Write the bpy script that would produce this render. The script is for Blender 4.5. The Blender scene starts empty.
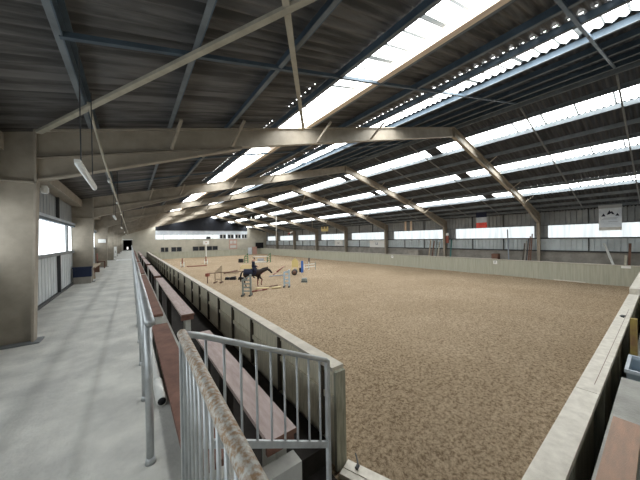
import bpy, bmesh, math, random
from mathutils import Vector, Matrix, noise
random.seed(7)
C = bpy.context.scene.collection
V = Vector

# ------------------------------------------------------------------ materials
def mat(name, col, rough=.8, metal=0., var=0., scale=4., col2=None, bump=0., bscale=40., stretch=(1, 1, 1), spec=.3, detail=6., lo=.35, hi=.65):
    m = bpy.data.materials.new(name); m.use_nodes = True
    nt = m.node_tree; b = nt.nodes['Principled BSDF']
    b.inputs['Roughness'].default_value = rough; b.inputs['Metallic'].default_value = metal
    b.inputs['Specular IOR Level'].default_value = spec
    b.inputs['Base Color'].default_value = (*col, 1)
    if var or col2 or bump:
        tc = nt.nodes.new('ShaderNodeTexCoord'); mp = nt.nodes.new('ShaderNodeMapping')
        mp.inputs['Scale'].default_value = stretch
        nt.links.new(tc.outputs['Object'], mp.inputs['Vector'])
    if var or col2:
        nz = nt.nodes.new('ShaderNodeTexNoise'); nz.inputs['Scale'].default_value = scale; nz.inputs['Detail'].default_value = detail
        nz.inputs['Roughness'].default_value = .62
        cr = nt.nodes.new('ShaderNodeValToRGB')
        c2 = col2 or tuple(c*(1-var) for c in col)
        c1 = col if col2 else tuple(min(1, c*(1+var)) for c in col)
        cr.color_ramp.elements[0].position = lo; cr.color_ramp.elements[1].position = hi
        cr.color_ramp.elements[0].color = (*c2, 1); cr.color_ramp.elements[1].color = (*c1, 1)
        nt.links.new(mp.outputs[0], nz.inputs['Vector']); nt.links.new(nz.outputs['Fac'], cr.inputs[0])
        nt.links.new(cr.outputs[0], b.inputs['Base Color'])
    if bump:
        n2 = nt.nodes.new('ShaderNodeTexNoise'); n2.inputs['Scale'].default_value = bscale; n2.inputs['Detail'].default_value = 5
        bp = nt.nodes.new('ShaderNodeBump'); bp.inputs['Strength'].default_value = bump; bp.inputs['Distance'].default_value = .02
        nt.links.new(mp.outputs[0], n2.inputs['Vector']); nt.links.new(n2.outputs['Fac'], bp.inputs['Height'])
        nt.links.new(bp.outputs[0], b.inputs['Normal'])
    return m

def glow(name, col, s, scale=3., stretch=(1, 1, 1), lo=.8, pitch=None):
    """a backlit translucent sheet: daylight coming through it"""
    m = bpy.data.materials.new(name); m.use_nodes = True
    nt = m.node_tree; b = nt.nodes['Principled BSDF']
    b.inputs['Base Color'].default_value = (.12, .13, .13, 1); b.inputs['Roughness'].default_value = .6; b.inputs['Specular IOR Level'].default_value = .1
    b.inputs['Emission Color'].default_value = (*col, 1)
    tc = nt.nodes.new('ShaderNodeTexCoord'); mp = nt.nodes.new('ShaderNodeMapping'); mp.inputs['Scale'].default_value = stretch
    nz = nt.nodes.new('ShaderNodeTexNoise'); nz.inputs['Scale'].default_value = scale; nz.inputs['Detail'].default_value = 4
    mr = nt.nodes.new('ShaderNodeMapRange'); mr.inputs[1].default_value = .35; mr.inputs[2].default_value = .65
    mr.inputs[3].default_value = s*lo; mr.inputs[4].default_value = s
    nt.links.new(tc.outputs['Object'], mp.inputs['Vector']); nt.links.new(mp.outputs[0], nz.inputs['Vector'])
    nt.links.new(nz.outputs['Fac'], mr.inputs[0])
    out = mr.outputs[0]
    if pitch:      # double thickness where two sheets lap
        sp = nt.nodes.new('ShaderNodeSeparateXYZ'); nt.links.new(tc.outputs['Object'], sp.inputs[0])
        a = nt.nodes.new('ShaderNodeMath'); a.operation = 'MODULO'; nt.links.new(sp.outputs['Y'], a.inputs[0]); a.inputs[1].default_value = pitch
        g = nt.nodes.new('ShaderNodeMath'); g.operation = 'GREATER_THAN'; nt.links.new(a.outputs[0], g.inputs[0]); g.inputs[1].default_value = .06
        r2 = nt.nodes.new('ShaderNodeMapRange'); nt.links.new(g.outputs[0], r2.inputs[0]); r2.inputs[3].default_value = .008; r2.inputs[4].default_value = 1
        mu = nt.nodes.new('ShaderNodeMath'); mu.operation = 'MULTIPLY'; nt.links.new(out, mu.inputs[0]); nt.links.new(r2.outputs[0], mu.inputs[1]); out = mu.outputs[0]
        a = nt.nodes.new('ShaderNodeMath'); a.operation = 'MODULO'; nt.links.new(sp.outputs['Y'], a.inputs[0]); a.inputs[1].default_value = pitch/3
        g = nt.nodes.new('ShaderNodeMath'); g.operation = 'GREATER_THAN'; nt.links.new(a.outputs[0], g.inputs[0]); g.inputs[1].default_value = .036
        r2 = nt.nodes.new('ShaderNodeMapRange'); nt.links.new(g.outputs[0], r2.inputs[0]); r2.inputs[3].default_value = .022; r2.inputs[4].default_value = 1
        mu = nt.nodes.new('ShaderNodeMath'); mu.operation = 'MULTIPLY'; nt.links.new(out, mu.inputs[0]); nt.links.new(r2.outputs[0], mu.inputs[1]); out = mu.outputs[0]
    nt.links.new(out, b.inputs['Emission Strength'])
    return m

M = {}
M['tan'] = mat('tan_steel_paint', (.32, .28, .225), .6, var=.14, scale=2.5)
M['tan2'] = mat('tan_flange_paint', (.33, .29, .235), .55, var=.1, scale=5)
M['blue'] = mat('blue_grey_steel', (.075, .105, .135), .5, var=.2, scale=3)
M['steelblue'] = mat('light_blue_grey_steel', (.155, .175, .19), .5, var=.2, scale=3)
M['grey'] = mat('grey_steel', (.19, .20, .205), .5, var=.15, scale=3)
M['darksteel'] = mat('dark_steel', (.05, .052, .055), .5)
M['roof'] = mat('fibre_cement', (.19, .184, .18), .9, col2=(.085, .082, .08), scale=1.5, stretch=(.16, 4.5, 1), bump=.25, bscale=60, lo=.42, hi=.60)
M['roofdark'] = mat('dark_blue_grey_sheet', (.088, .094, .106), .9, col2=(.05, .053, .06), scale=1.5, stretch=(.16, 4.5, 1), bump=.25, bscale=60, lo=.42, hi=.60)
M['timber'] = mat('sawn_timber', (.82, .66, .52), .75, var=.1, scale=3, stretch=(8, .6, 8))
M['pole'] = mat('weathered_batten', (.40, .37, .30), .7, var=.15, scale=4)
M['concrete'] = mat('walkway_concrete', (.64, .63, .585), .85, col2=(.47, .465, .44), scale=1.7, bump=.35, bscale=30, detail=11, lo=.38, hi=.62)
M['tread'] = mat('stand_concrete', (.34, .335, .31), .9, var=.2, scale=2, bump=.3, bscale=30)
M['block'] = mat('pale_block', (.50, .50, .47), .9, var=.12, scale=4, bump=.2)
M['dirtshade'] = mat('shaded_earth', (.020, .017, .015), .95, var=.3, scale=4)  # near-black earth: the shade of pits and gaps is put into its colour
M['endwall'] = mat('beige_render', (.46, .435, .365), .9, var=.1, scale=.8, bump=.1)
M['plinth'] = mat('grey_plinth', (.30, .28, .25), .9, var=.2, scale=1.5)
M['kick'] = mat('weathered_boards', (.76, .70, .56), .8, col2=(.56, .52, .40), scale=3, stretch=(7, 7, .6), bump=.2, bscale=25)
M['kickfar'] = mat('green_grey_boards', (.45, .445, .365), .8, col2=(.36, .36, .29), scale=2, stretch=(2, 5, .3), bump=.2, bscale=20)
M['cap'] = mat('bleached_cap_timber', (.72, .68, .60), .75, col2=(.58, .54, .47), scale=3, stretch=(3, 3, 3), bump=.25, bscale=50)
M['capleft'] = mat('weathered_cap_timber', (.56, .515, .44), .75, col2=(.43, .395, .335), scale=3, bump=.25, bscale=50)
M['postwood'] = mat('green_weathered_post', (.30, .295, .235), .85, var=.25, scale=4, stretch=(8, 8, .8), bump=.3)
M['benchred'] = mat('red_brown_board', (.205, .105, .078), .75, col2=(.13, .068, .052), scale=5, bump=.2, bscale=40)
M['benchtop'] = mat('faded_plank', (.44, .355, .335), .7, col2=(.33, .255, .235), scale=3, stretch=(6, 1, 6), bump=.15, bscale=40)
M['benchpink'] = mat('worn_terracotta_plank', (.44, .28, .205), .8, col2=(.33, .24, .19), scale=4, stretch=(1, 5, 1), bump=.2)
M['galv'] = mat('galvanised_tube', (.50, .52, .53), .42, metal=.55, var=.12, scale=9)
M['rust'] = mat('rusty_galvanised_tube', (.62, .61, .57), .55, metal=.2, col2=(.38, .25, .15), scale=55, detail=9, lo=.40, hi=.60, bump=.2, bscale=90)
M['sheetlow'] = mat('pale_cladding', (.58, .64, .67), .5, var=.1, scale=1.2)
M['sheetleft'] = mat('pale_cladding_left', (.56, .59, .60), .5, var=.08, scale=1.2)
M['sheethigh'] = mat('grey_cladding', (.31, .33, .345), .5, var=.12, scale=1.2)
M['navy'] = mat('navy_gable_cladding', (.010, .012, .018), .6)
M['white'] = mat('white_paint', (.80, .80, .78), .5)
M['offwhite'] = mat('offwhite_plastic', (.72, .72, .69), .45, var=.05)
M['black'] = mat('black', (.012, .012, .014), .6)
M['navyfab'] = mat('navy_fabric', (.012, .016, .035), .8)
M['bluebox'] = mat('dark_blue_plastic', (.013, .02, .052), .5)
M['red'] = mat('red_paint', (.55, .06, .045), .5)
M['redbrown'] = mat('red_brown_paint', (.24, .075, .055), .6)
M['yellow'] = mat('yellow_paint', (.62, .50, .22), .6)
M['ochre'] = mat('ochre_paint', (.34, .26, .07), .7, col2=(.2, .11, .06), scale=4)
M['bluep'] = mat('blue_paint', (.05, .14, .42), .5)
M['greenp'] = mat('green_paint', (.06, .17, .075), .6)
M['teal'] = mat('teal_paint', (.04, .15, .14), .6)
M['wingA'] = mat('grey_green_paint', (.24, .265, .25), .6, var=.2, scale=5)
M['wingB'] = mat('pale_blue_paint', (.38, .46, .53), .6)
M['wingC'] = mat('raw_jump_timber', (.42, .34, .25), .7, var=.15)
M['paleyellow'] = mat('pale_yellow_paint', (.66, .54, .32), .6)
M['glassdark'] = mat('dark_window_pane', (.016, .022, .03), .25, spec=.5)
M['darkwood'] = mat('dark_weathered_wood', (.085, .072, .058), .8, var=.2)
M['brownwood'] = mat('brown_wood', (.16, .085, .06), .7, var=.2)
M['horse'] = mat('dark_bay_coat', (.026, .012, .009), .6, col2=(.014, .008, .007), scale=3)
M['bay'] = mat('red_brown_coat', (.15, .05, .032), .6)
M['hair'] = mat('black_horse_hair', (.008, .007, .007), .7)
M['skin'] = mat('skin', (.55, .33, .25), .6)
M['leather'] = mat('black_leather', (.015, .012, .011), .45)
M['jersey'] = mat('dark_navy_jacket', (.010, .012, .03), .8)
M['sticker'] = mat('pale_sticker', (.70, .70, .62), .6)
M['salmon'] = mat('salmon_panel', (.48, .30, .25), .7)
M['bannerblue'] = mat('banner_pale_blue', (.50, .56, .63), .8, col2=(.66, .70, .74), scale=2.)
M['bannergrey'] = mat('banner_grey', (.30, .33, .38), .8)
M['bannertop'] = mat('banner_hem', (.36, .38, .40), .8)
M['lamp'] = glow('lit_lamp_cover', (1, .98, .94), 1.6, lo=.9)
M['tube'] = mat('lamp_diffuser', (.78, .80, .79), .3)
SKY = 8.0
M['roofglow'] = glow('daylit_rooflight_sheet', (.97, 1., 1.), SKY, 1.2, (1, .6, 1), .8, 1.06)
M['winright'] = glow('daylit_right_window', (.90, .98, 1.), 0.74, 1.6, (1, 2.4, .25), .74)
M['winleft'] = glow('daylit_left_window', (.90, .97, 1.), 3.1, 1.6, (1, 2.4, .25), .3)
M['winfar'] = glow('daylit_far_window', (.95, 1., .97), 1.0, 1.5, (1.5, 1, .5), .7)
M['dooryard'] = glow('daylit_far_opening', (1, .98, .95), 1.2)

# sand
def sand_mat():
    m = mat('arena_sand', (.60, .455, .325), .95, bump=0)
    nt = m.node_tree; b = nt.nodes['Principled BSDF']; b.inputs['Specular IOR Level'].default_value = .1
    tc = nt.nodes.new('ShaderNodeTexCoord')
    def nz(scale, detail=6, rough=.6):
        n = nt.nodes.new('ShaderNodeTexNoise'); n.inputs['Scale'].default_value = scale; n.inputs['Detail'].default_value = detail
        n.inputs['Roughness'].default_value = rough; nt.links.new(tc.outputs['Object'], n.inputs['Vector']); return n
    n1, n2, n3 = nz(.22, 4), nz(15., 8, .75), nz(60., 4)
    r1 = nt.nodes.new('ShaderNodeValToRGB'); e = r1.color_ramp.elements
    e[0].position, e[1].position = .38, .66; e[0].color = (.395, .305, .205, 1); e[1].color = (.465, .365, .255, 1)
    nt.links.new(n1.outputs['Fac'], r1.inputs[0])
    r2 = nt.nodes.new('ShaderNodeValToRGB'); e = r2.color_ramp.elements
    e[0].position, e[1].position = .40, .57; e[0].color = (.50, .455, .41, 1); e[1].color = (1.22, 1.21, 1.20, 1)
    nt.links.new(n2.outputs['Fac'], r2.inputs[0])
    mx = nt.nodes.new('ShaderNodeMix'); mx.data_type = 'RGBA'; mx.blend_type = 'MULTIPLY'; mx.inputs['Factor'].default_value = 1
    nt.links.new(r1.outputs[0], mx.inputs['A']); nt.links.new(r2.outputs[0], mx.inputs['B'])
    nt.links.new(mx.outputs['Result'], b.inputs['Base Color'])
    ad = nt.nodes.new('ShaderNodeMath'); ad.operation = 'MULTIPLY_ADD'; ad.inputs[1].default_value = .3
    nt.links.new(n3.outputs['Fac'], ad.inputs[0]); nt.links.new(n2.outputs['Fac'], ad.inputs[2])
    bp = nt.nodes.new('ShaderNodeBump'); bp.inputs['Strength'].default_value = 1; bp.inputs['Distance'].default_value = .085
    nt.links.new(ad.outputs[0], bp.inputs['Height']); nt.links.new(bp.outputs[0], b.inputs['Normal'])
    return m
M['sand'] = sand_mat()

# ------------------------------------------------------------------ mesh helpers
class MB:
    def __init__(s): s.v, s.f, s.mi, s.mats = [], [], [], []
    def m(s, mt):
        if mt not in s.mats: s.mats.append(mt)
        return s.mats.index(mt)
    def add(s, vs, fs, mt):
        o = len(s.v); k = s.m(mt); s.v += [tuple(p) for p in vs]
        for f in fs: s.f.append([i+o for i in f]); s.mi.append(k)
        return s
    def box(s, x0, x1, y0, y1, z0, z1, mt):
        vs = [(x, y, z) for z in (z0, z1) for x, y in ((x0, y0), (x1, y0), (x1, y1), (x0, y1))]
        return s.add(vs, [(3, 2, 1, 0), (4, 5, 6, 7), (0, 1, 5, 4), (1, 2, 6, 5), (2, 3, 7, 6), (3, 0, 4, 7)], mt)
    def beam(s, p, q, w, h, mt, up=(0, 0, 1)):
        p, q = V(p), V(q); d = (q-p).normalized(); u = V(up)
        if abs(d.dot(u)) > .98: u = V((0, 1, 0))
        r = d.cross(u).normalized(); u = r.cross(d).normalized()
        vs = [c+r*a*w/2+u*b*h/2 for c in (p, q) for a, b in ((-1, -1), (1, -1), (1, 1), (-1, 1))]
        return s.add(vs, [(3, 2, 1, 0), (4, 5, 6, 7), (0, 1, 5, 4), (1, 2, 6, 5), (2, 3, 7, 6), (3, 0, 4, 7)], mt)
    def tube(s, pts, r, mt, n=10, r2=None):
        pts = [V(p) for p in pts]; k = len(pts); rings = []
        ref = V((0, 0, 1)) if abs((pts[1]-pts[0]).normalized().z) < .95 else V((0, 1, 0))
        for i, p in enumerate(pts):
            d = (pts[min(i+1, k-1)]-pts[max(i-1, 0)]).normalized()
            a = d.cross(ref).normalized(); b = a.cross(d).normalized()
            rr = r if r2 is None else r+(r2-r)*i/(k-1)
            rings += [p+(a*math.cos(t)+b*math.sin(t))*rr for t in [2*math.pi*j/n for j in range(n)]]
        fs = [(i*n+j, i*n+(j+1) % n, (i+1)*n+(j+1) % n, (i+1)*n+j) for i in range(k-1) for j in range(n)]
        fs += [tuple(range(n-1, -1, -1)), tuple(range((k-1)*n, k*n))]
        return s.add(rings, fs, mt)
    def prism(s, poly, p0, ax, ay, dep, mt):
        """polygon (2d) laid along ax, ay from p0 and pushed along dep"""
        p0, ax, ay, dep = V(p0), V(ax), V(ay), V(dep); n = len(poly)
        vs = [p0+ax*a+ay*b for a, b in poly]+[p0+ax*a+ay*b+dep for a, b in poly]
        return s.add(vs, [tuple(range(n-1, -1, -1)), tuple(range(n, 2*n))]+[(i, (i+1) % n, n+(i+1) % n, n+i) for i in range(n)], mt)
    def build(s, name, parent=None, smooth=False, origin=None):
        me = bpy.data.meshes.new(name); o0 = V(origin) if origin else V((0, 0, 0))
        me.from_pydata([V(p)-o0 for p in s.v], [], s.f)
        for mt in s.mats: me.materials.append(M[mt])
        me.polygons.foreach_set('material_index', s.mi)
        if smooth: me.polygons.foreach_set('use_smooth', [True]*len(s.f))
        bm = bmesh.new(); bm.from_mesh(me); bmesh.ops.recalc_face_normals(bm, faces=bm.faces); bm.to_mesh(me); bm.free()
        me.update()
        o = bpy.data.objects.new(name, me); C.objects.link(o)
        if parent:
            o.parent = parent; o.location = o0-V(parent_world(parent))
        else: o.location = o0
        return o
def parent_world(p):
    l = V(p.location)
    while p.parent: p = p.parent; l += V(p.location)
    return l
def tag(o, label, cat, group=None):
    o['label'] = label; o['category'] = cat
    if group: o['group'] = group
    return o
def thing(name, label, cat, loc, group=None):
    o = bpy.data.objects.new(name, None); o.empty_display_size = .1; C.objects.link(o); o.location = loc
    return tag(o, label, cat, group)
def struct(mb, name, **k):
    o = mb.build(name, **k); o['kind'] = 'structure'; return o
ORD = ['first', 'second', 'third', 'fourth', 'fifth', 'sixth', 'seventh', 'eighth', 'ninth', 'tenth', 'eleventh', 'twelfth']

# ------------------------------------------------------------------ dimensions
F0, SP = 6.29, 8.05
FR = [F0+SP*k for k in range(7)]          # frame stations
RID = 13.1                                # ridge
YN, YE = -2.3, 61.3                       # gable walls
XL, XR = -1.92, 28.15                     # long walls
SZ = -1.95                                # sand
def rt(x): return 3.84+.25*(x if x <= RID else 2*RID-x)     # top of rafters
def rs(x): return rt(x)+.225                                # roof sheet

# ------------------------------------------------------------------ arena floor
def sand():
    def axis(a, b, s0, g, smax):
        out, p, s = [], a, s0
        while p < b: out.append(p); p += s; s = min(s*g, smax)
        return out+[b]
    xs = axis(2.0, 26.3, .03, 1.017, .5); ys = axis(.3, 61.3, .03, 1.013, .7)
    vs, fs = [], []
    for y in ys:
        for x in xs:
            p = V((x, y, 0)); d = math.hypot(x, y)
            a = 1/(1+d*.06)
            z = noise.noise(p*.5)*.03+(noise.noise(p*3.1)*.026+abs(noise.noise(p*9))*.07+abs(noise.noise(p*17))*.05)*a
            edge = max(0, .16*(1-(26.3-x)/2.2)) if x > 24.1 else 0
            vs.append((x, y, SZ-.02+z+edge*.6))
    n = len(xs)
    for j in range(len(ys)-1):
        for i in range(n-1): fs.append((j*n+i, j*n+i+1, (j+1)*n+i+1, (j+1)*n+i))
    mb = MB(); mb.add(vs, fs, 'sand')
    struct(mb, 'floor_sand', smooth=True)
sand()

# ------------------------------------------------------------------ walkway, stand treads
mb = MB(); mb.box(-2.2, .33, -2.3, 61.3, -.3, 0, 'concrete'); struct(mb, 'floor')
mb = MB()
mb.box(.33, .70, 1.95, 61.2, -2.0, -.30, 'tread')
mb.box(.70, 2.45, 3.12, 61.2, -2.1, -1.55, 'dirtshade')
mb.box(.33, 2.25, -2.2, .3, -2.1, -.42, 'tread')
mb.box(.33, 1.5, .3, 1.78, -2.1, -1.0, 'tread')
mb.box(.70, 2.34, 1.78, 3.12, -2.1, -1.85, 'dirtshade')
mb.box(1.5, 2.34, .3, 1.78, -2.1, -1.85, 'dirtshade')
mb.box(2.25, 5.55, -2.2, .37, -1.6, -.39, 'tread')
mb.box(2.3, 27.9, .37, .52, -2.0, -1.55, 'dirtshade')
mb.box(5.55, 27.9, -2.2, .37, -1.6, -.85, 'tread')
struct(mb, 'floor_stand')
mb = MB(); mb.box(26.5, 28.1, .4, 61.2, -1.95, -.95, 'plinth'); struct(mb, 'floor_corridor')

# ------------------------------------------------------------------ corrugated sheets
def corr_roof(mb, xa, xb, y0, y1, mt, amp=.033, pitch=.177, n=8, dz=0, nx=1):
    k = max(2, int(round((y1-y0)/pitch*n))); vs, fs = [], []
    cols = nx+1
    for i in range(k+1):
        y = y0+(y1-y0)*i/k; c = amp*math.cos(2*math.pi*y/pitch)
        for j in range(cols):
            x = xa+(xb-xa)*j/nx; vs.append((x, y, rs(x)+c+dz))
    for i in range(k):
        for j in range(nx): a = i*cols+j; fs.append((a, a+1, a+cols+1, a+cols))
    mb.add(vs, fs, mt)
strips_L = [(3.36, 4.32), (7.02, 8.2)]
strips_R = [(14.46, 15.40), (18.2, 19.18), (22.40, 23.43)]
def panes():
    """y ranges of rooflight runs, and the closed gaps between them"""
    runs, gaps = [], []
    y = YN
    for k in range(0, 7):
        a = FR[k]+1.72; runs.append((y, a)); gaps.append((a, a+.72)); y = a+.72
    runs.append((y, YE)); return runs, gaps
runs, gaps = panes()
mb = MB()
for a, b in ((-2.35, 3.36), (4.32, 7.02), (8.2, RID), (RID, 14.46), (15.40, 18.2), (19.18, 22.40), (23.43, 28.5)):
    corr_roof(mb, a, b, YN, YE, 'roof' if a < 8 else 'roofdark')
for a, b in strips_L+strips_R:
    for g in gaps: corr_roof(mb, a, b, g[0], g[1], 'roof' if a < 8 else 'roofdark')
mb.prism([(-.32, -.085), (0, 0), (.32, -.085), (.32, -.07), (0, .03), (-.32, -.07)], (RID, YN, rs(RID)+.0), (1, 0, 0), (0, 0, 1), (0, YE-YN, 0), 'roof')
# an outer skin so that no daylight leaks round the laps
for a, b in ((-2.5, RID), (RID, 28.7)):
    mb.add([(a, YN-.1, rs(a)+.14), (b, YN-.1, rs(b)+.14), (b, YE+.1, rs(b)+.14), (a, YE+.1, rs(a)+.14)], [(0, 1, 2, 3)], 'roof')
struct(mb, 'ceiling', smooth=True)
wn = 1
for (a, b) in strips_L+strips_R:
    for (y0, y1) in runs:
        mb = MB(); corr_roof(mb, a, b, y0, y1, 'roofglow', n=4)
        struct(mb, 'window_%d' % wn); wn += 1
# glowing crescents added under the lower sheet, imitating daylight through its corrugations
mb = MB()
for (a, b) in strips_L:
    for (y0, y1) in runs:
        if y0 > 14: continue
        y = math.ceil(y0/.177)*.177
        while y < y1-.1:
            n = 8; xa = a-.30
            big = a > 5; pts = [(xa+(.045 if big else .022)*math.sin(math.pi*i/n), y-.04+(.08 if big else .06)*i/n) for i in range(n+1)]
            top = [(px, py, rs(px)-.032) for px, py in pts]
            if noise.noise(V((y*.7, a, 0))) > (-.3 if big else .05):
                mb.add(top, [tuple(range(n+1))], 'roofglow')
            y += .177
struct(mb, 'window_%d' % wn); wn += 1  # the added glow crescents, not a pane

# ------------------------------------------------------------------ gable and long walls
NCON = 'endwall'
mb = MB()
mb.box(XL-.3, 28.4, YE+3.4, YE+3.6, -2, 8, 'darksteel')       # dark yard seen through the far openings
mb = MB()
def gable(mb, y0, y1, zb, x0, x1, mt):
    pts = [(x0, zb), (x1, zb)]
    pts += [(x1, rs(x1)+.05)]+([(RID, rs(RID)+.05)] if x0 < RID < x1 else [])+[(x0, rs(x0)+.05)]
    mb.prism(pts, (0, y0, 0), (1, 0, 0), (0, 0, 1), (0, y1-y0, 0), mt)
# far wall: render up to the window band, dark cladding above
mb.box(-2.2, -1.2, YE, YE+.25, -.3, 2.02, 'endwall'); gable(mb, YE, YE+.25, 2.02, -2.2, 4.0, 'endwall')
mb.box(.16, 4.0, YE, YE+.25, -2.1, 2.02, 'endwall')
wins = [(4.84, 6.26), (6.69, 8.71), (10.77, 13.3), (13.63, 16.09)]
x = 4.0
for a, b in wins+[(25.0, 25.0)]:
    mb.box(x, a, YE, YE+.25, -2.1, 2.05, 'endwall')
    if b > a: mb.box(a, b, YE, YE+.25, -2.1, -.55, 'endwall'); mb.box(a, b, YE, YE+.25, .42, 2.05, 'endwall')
    x = b
mb.box(25.0, 28.3, YE, YE+.25, -2.1, 2.05, 'endwall')
gable(mb, YE, YE+.25, 2.05, 23.1, 28.3, 'endwall')
gable(mb, YE, YE+.25, 3.78, 4.0, 23.1, 'navy')
struct(mb, 'wall_far')
mb = MB(); mb.box(4.0, 23.1, YE-.05, YE+.1, 3.02, 3.8, 'bannerblue'); mb.box(4.0, 23.1, YE-.1, YE+.02, 3.78, 3.9, 'sheethigh')
mb.box(4.0, 23.1, YE-.06, YE+.02, 1.96, 2.06, 'block'); struct(mb, 'trim_1')
# bright half and dark half of the high window band
def band(x0, x1, z0, z1, n, glass, frame, fw=.09, y=YE):
    global wn
    f = MB(); w = (x1-x0)/n
    for i in range(n):
        a, b = x0+i*w, x0+(i+1)*w
        f.box(a+fw/2, b-fw/2, y+.08, y+.10, z0, z1, glass)
        f.box(a-.01, a+fw/2, y-.02, y+.12, z0, z1, frame); f.box(b-fw/2, b+.01, y-.02, y+.12, z0, z1, frame)
    f.box(x0, x1, y-.02, y+.12, z0-.02, z0+.05, frame); f.box(x0, x1, y-.02, y+.12, z1-.05, z1+.02, frame)
    struct(f, 'window_%d' % wn); wn += 1
for a, b in ((4.1, 8.0), (8.35, 12.2), (12.5, 16.3)): band(a, b, 2.06, 3.02, 3, 'winfar', 'sheetlow', .12)
for a, b in ((16.5, 18.0), (18.3, 19.8), (20.1, 21.5), (21.7, 23.0)): band(a, b, 2.1, 3.02, 2, 'glassdark', 'block', .2)
band(13.6, 14.5, 2.05, 2.55, 1, 'glassdark', 'sheethigh', .05, YE-.1)
for a, b in wins: band(a, b, -.55, .42, 2 if b-a < 2.2 else 2, 'glassdark', 'plinth', .14)
# dark passage behind the far door
mb = MB()
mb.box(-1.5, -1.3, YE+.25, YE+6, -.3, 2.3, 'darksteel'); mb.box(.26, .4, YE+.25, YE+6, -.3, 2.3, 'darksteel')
mb.box(-1.5, .4, YE+.25, YE+6, 2.2, 2.35, 'darksteel'); mb.box(-1.5, .4, YE+.25, YE+6, -.3, 0, 'dirtshade')
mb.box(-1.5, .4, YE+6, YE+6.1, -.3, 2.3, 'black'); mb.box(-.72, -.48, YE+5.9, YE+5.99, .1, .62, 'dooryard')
struct(mb, 'door_1')
mb = MB(); mb.box(-1.3, -1.2, YE-.06, YE+.26, 0, 2.12, 'plinth'); mb.box(.16, .26, YE-.06, YE+.26, 0, 2.12, 'plinth'); mb.box(-1.3, .26, YE-.08, YE+.26, 2.02, 2.16, 'offwhite')
struct(mb, 'trim_2')
mb = MB(); mb.box(-2.5, 28.7, YN-.25, YN, -2.1, 2.6, 'endwall'); gable(mb, YN-.25, YN, 2.6, -2.5, 28.7, 'sheethigh'); struct(mb, 'wall_near')

def ribbed(mb, x, y0, y1, z0, z1, mt, side=-1, pitch=.32, dep=.07):
    """vertical trapezoidal cladding on a long wall"""
    ys, y = [], y0
    prof = [(0, 0), (.84, 0), (.86, 1), (.98, 1)]
    while y < y1:
        for t, d in prof:
            yy = y+t*pitch
            if yy < y1: ys.append((yy, d))
        y += pitch
    ys.append((y1, 0)); vs = [(x-side*dep*d, yy, z) for yy, d in ys for z in (z0, z1)]
    mb.add(vs, [(2*i, 2*i+2, 2*i+3, 2*i+1) for i in range(len(ys)-1)], mt)
# right long wall
mb = MB()
mb.box(XR-.02, XR+.15, YN, YE, -2.0, .32, 'plinth')
mb.box(XR+.12, XR+.2, YN, YE, .3, 3.9, 'sheethigh')
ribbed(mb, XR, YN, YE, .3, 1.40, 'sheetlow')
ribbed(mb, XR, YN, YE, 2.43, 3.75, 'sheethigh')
rw = []
prev = YN
for k in range(8):
    f1 = FR[k] if k < 7 else YE
    a = max(YN+.3, (FR[k-1] if k else YN-.2)+.42); b = f1-1.0 if k else f1-.5
    ribbed(mb, XR, prev, a, 1.38, 2.45, 'sheethigh'); prev = b; rw.append((a, b))
ribbed(mb, XR, prev, YE, 1.38, 2.45, 'sheethigh')
struct(mb, 'wall_right')
for a, b in rw:
    mb = MB(); ribbed(mb, XR-.005, a, b, 1.40, 2.43, 'winright', -1, .32, .02); struct(mb, 'window_%d' % wn); wn += 1
mb = MB()
for k in range(8):
    y0 = FR[k-1] if k else YN; y1 = FR[k] if k < 7 else YE
    for t in (1/3, 2/3):
        y = y0+(y1-y0)*t
        mb.box(XR-.10, XR-.03, y-.035, y+.035, .3, 1.40, 'darksteel'); mb.box(XR-.10, XR-.03, y-.035, y+.035, 2.43, 3.7, 'darksteel')
mb.box(XR-.10, XR-.02, YN, YE, 1.32, 1.41, 'darksteel'); mb.box(XR-.11, XR-.02, YN, YE, .27, .37, 'darksteel')
mb.box(XR-.10, XR-.02, YN, YE, 2.43, 2.48, 'grey')
struct(mb, 'trim_3')
# left long wall
mb = MB(); tr = MB(); ey = [YN]+FR+[YE]
mb.box(XL-.25, XL-.12, YN, YE, -.3, 4.0, 'sheethigh')
for i in range(len(ey)-1):
    a, b = ey[i]+.06, ey[i+1]-.06
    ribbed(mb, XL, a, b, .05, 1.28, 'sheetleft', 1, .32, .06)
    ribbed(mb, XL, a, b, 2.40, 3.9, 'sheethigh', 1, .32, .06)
    w = MB(); ribbed(w, XL-.02, a, b, 1.28, 2.35, 'winleft', 1, .32, .02); struct(w, 'window_%d' % wn); wn += 1
    tr.box(XL, XL+.07, a, b, 1.24, 1.34, 'grey'); tr.box(XL, XL+.07, a, b, 0, .07, 'darksteel')
    tr.box(XL, XL+.10, a, b, 2.27, 2.35, 'blue'); tr.box(XL, XL+.12, a, b, 2.35, 2.42, 'bannerblue')
    n = 2 if b-a < 6.9 else 3
    for j in range(1, n):
        y = a+(b-a)*j/n
        y2 = b-1.25 if j == n-1 else y
        tr.box(XL, XL+.08, y-.05, y+.05, .05, 1.26, 'darksteel'); tr.box(XL, XL+.06, y2-.1, y2+.1, 1.3, 2.3, 'grey'); tr.box(XL, XL+.08, y-.05, y+.05, 2.42, 3.4, 'darksteel')
struct(mb, 'wall_left'); struct(tr, 'trim_4')
for i in range(len(ey)-1):
    o = MB().box(XL+.02, XL+.34, ey[i]+.12, ey[i+1]-.12, 3.12, 3.38, 'tan').build('eave_beam')
    tag(o, ['boxed tan eave beam along the left wall in the bay nearest the camera'][0] if i == 0 else 'boxed tan eave beam above the left windows between frames %s and %s' % (ORD[i-1], ORD[i] if i < 7 else 'far wall'), 'beam', 'eave beams above the left wall')

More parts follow.
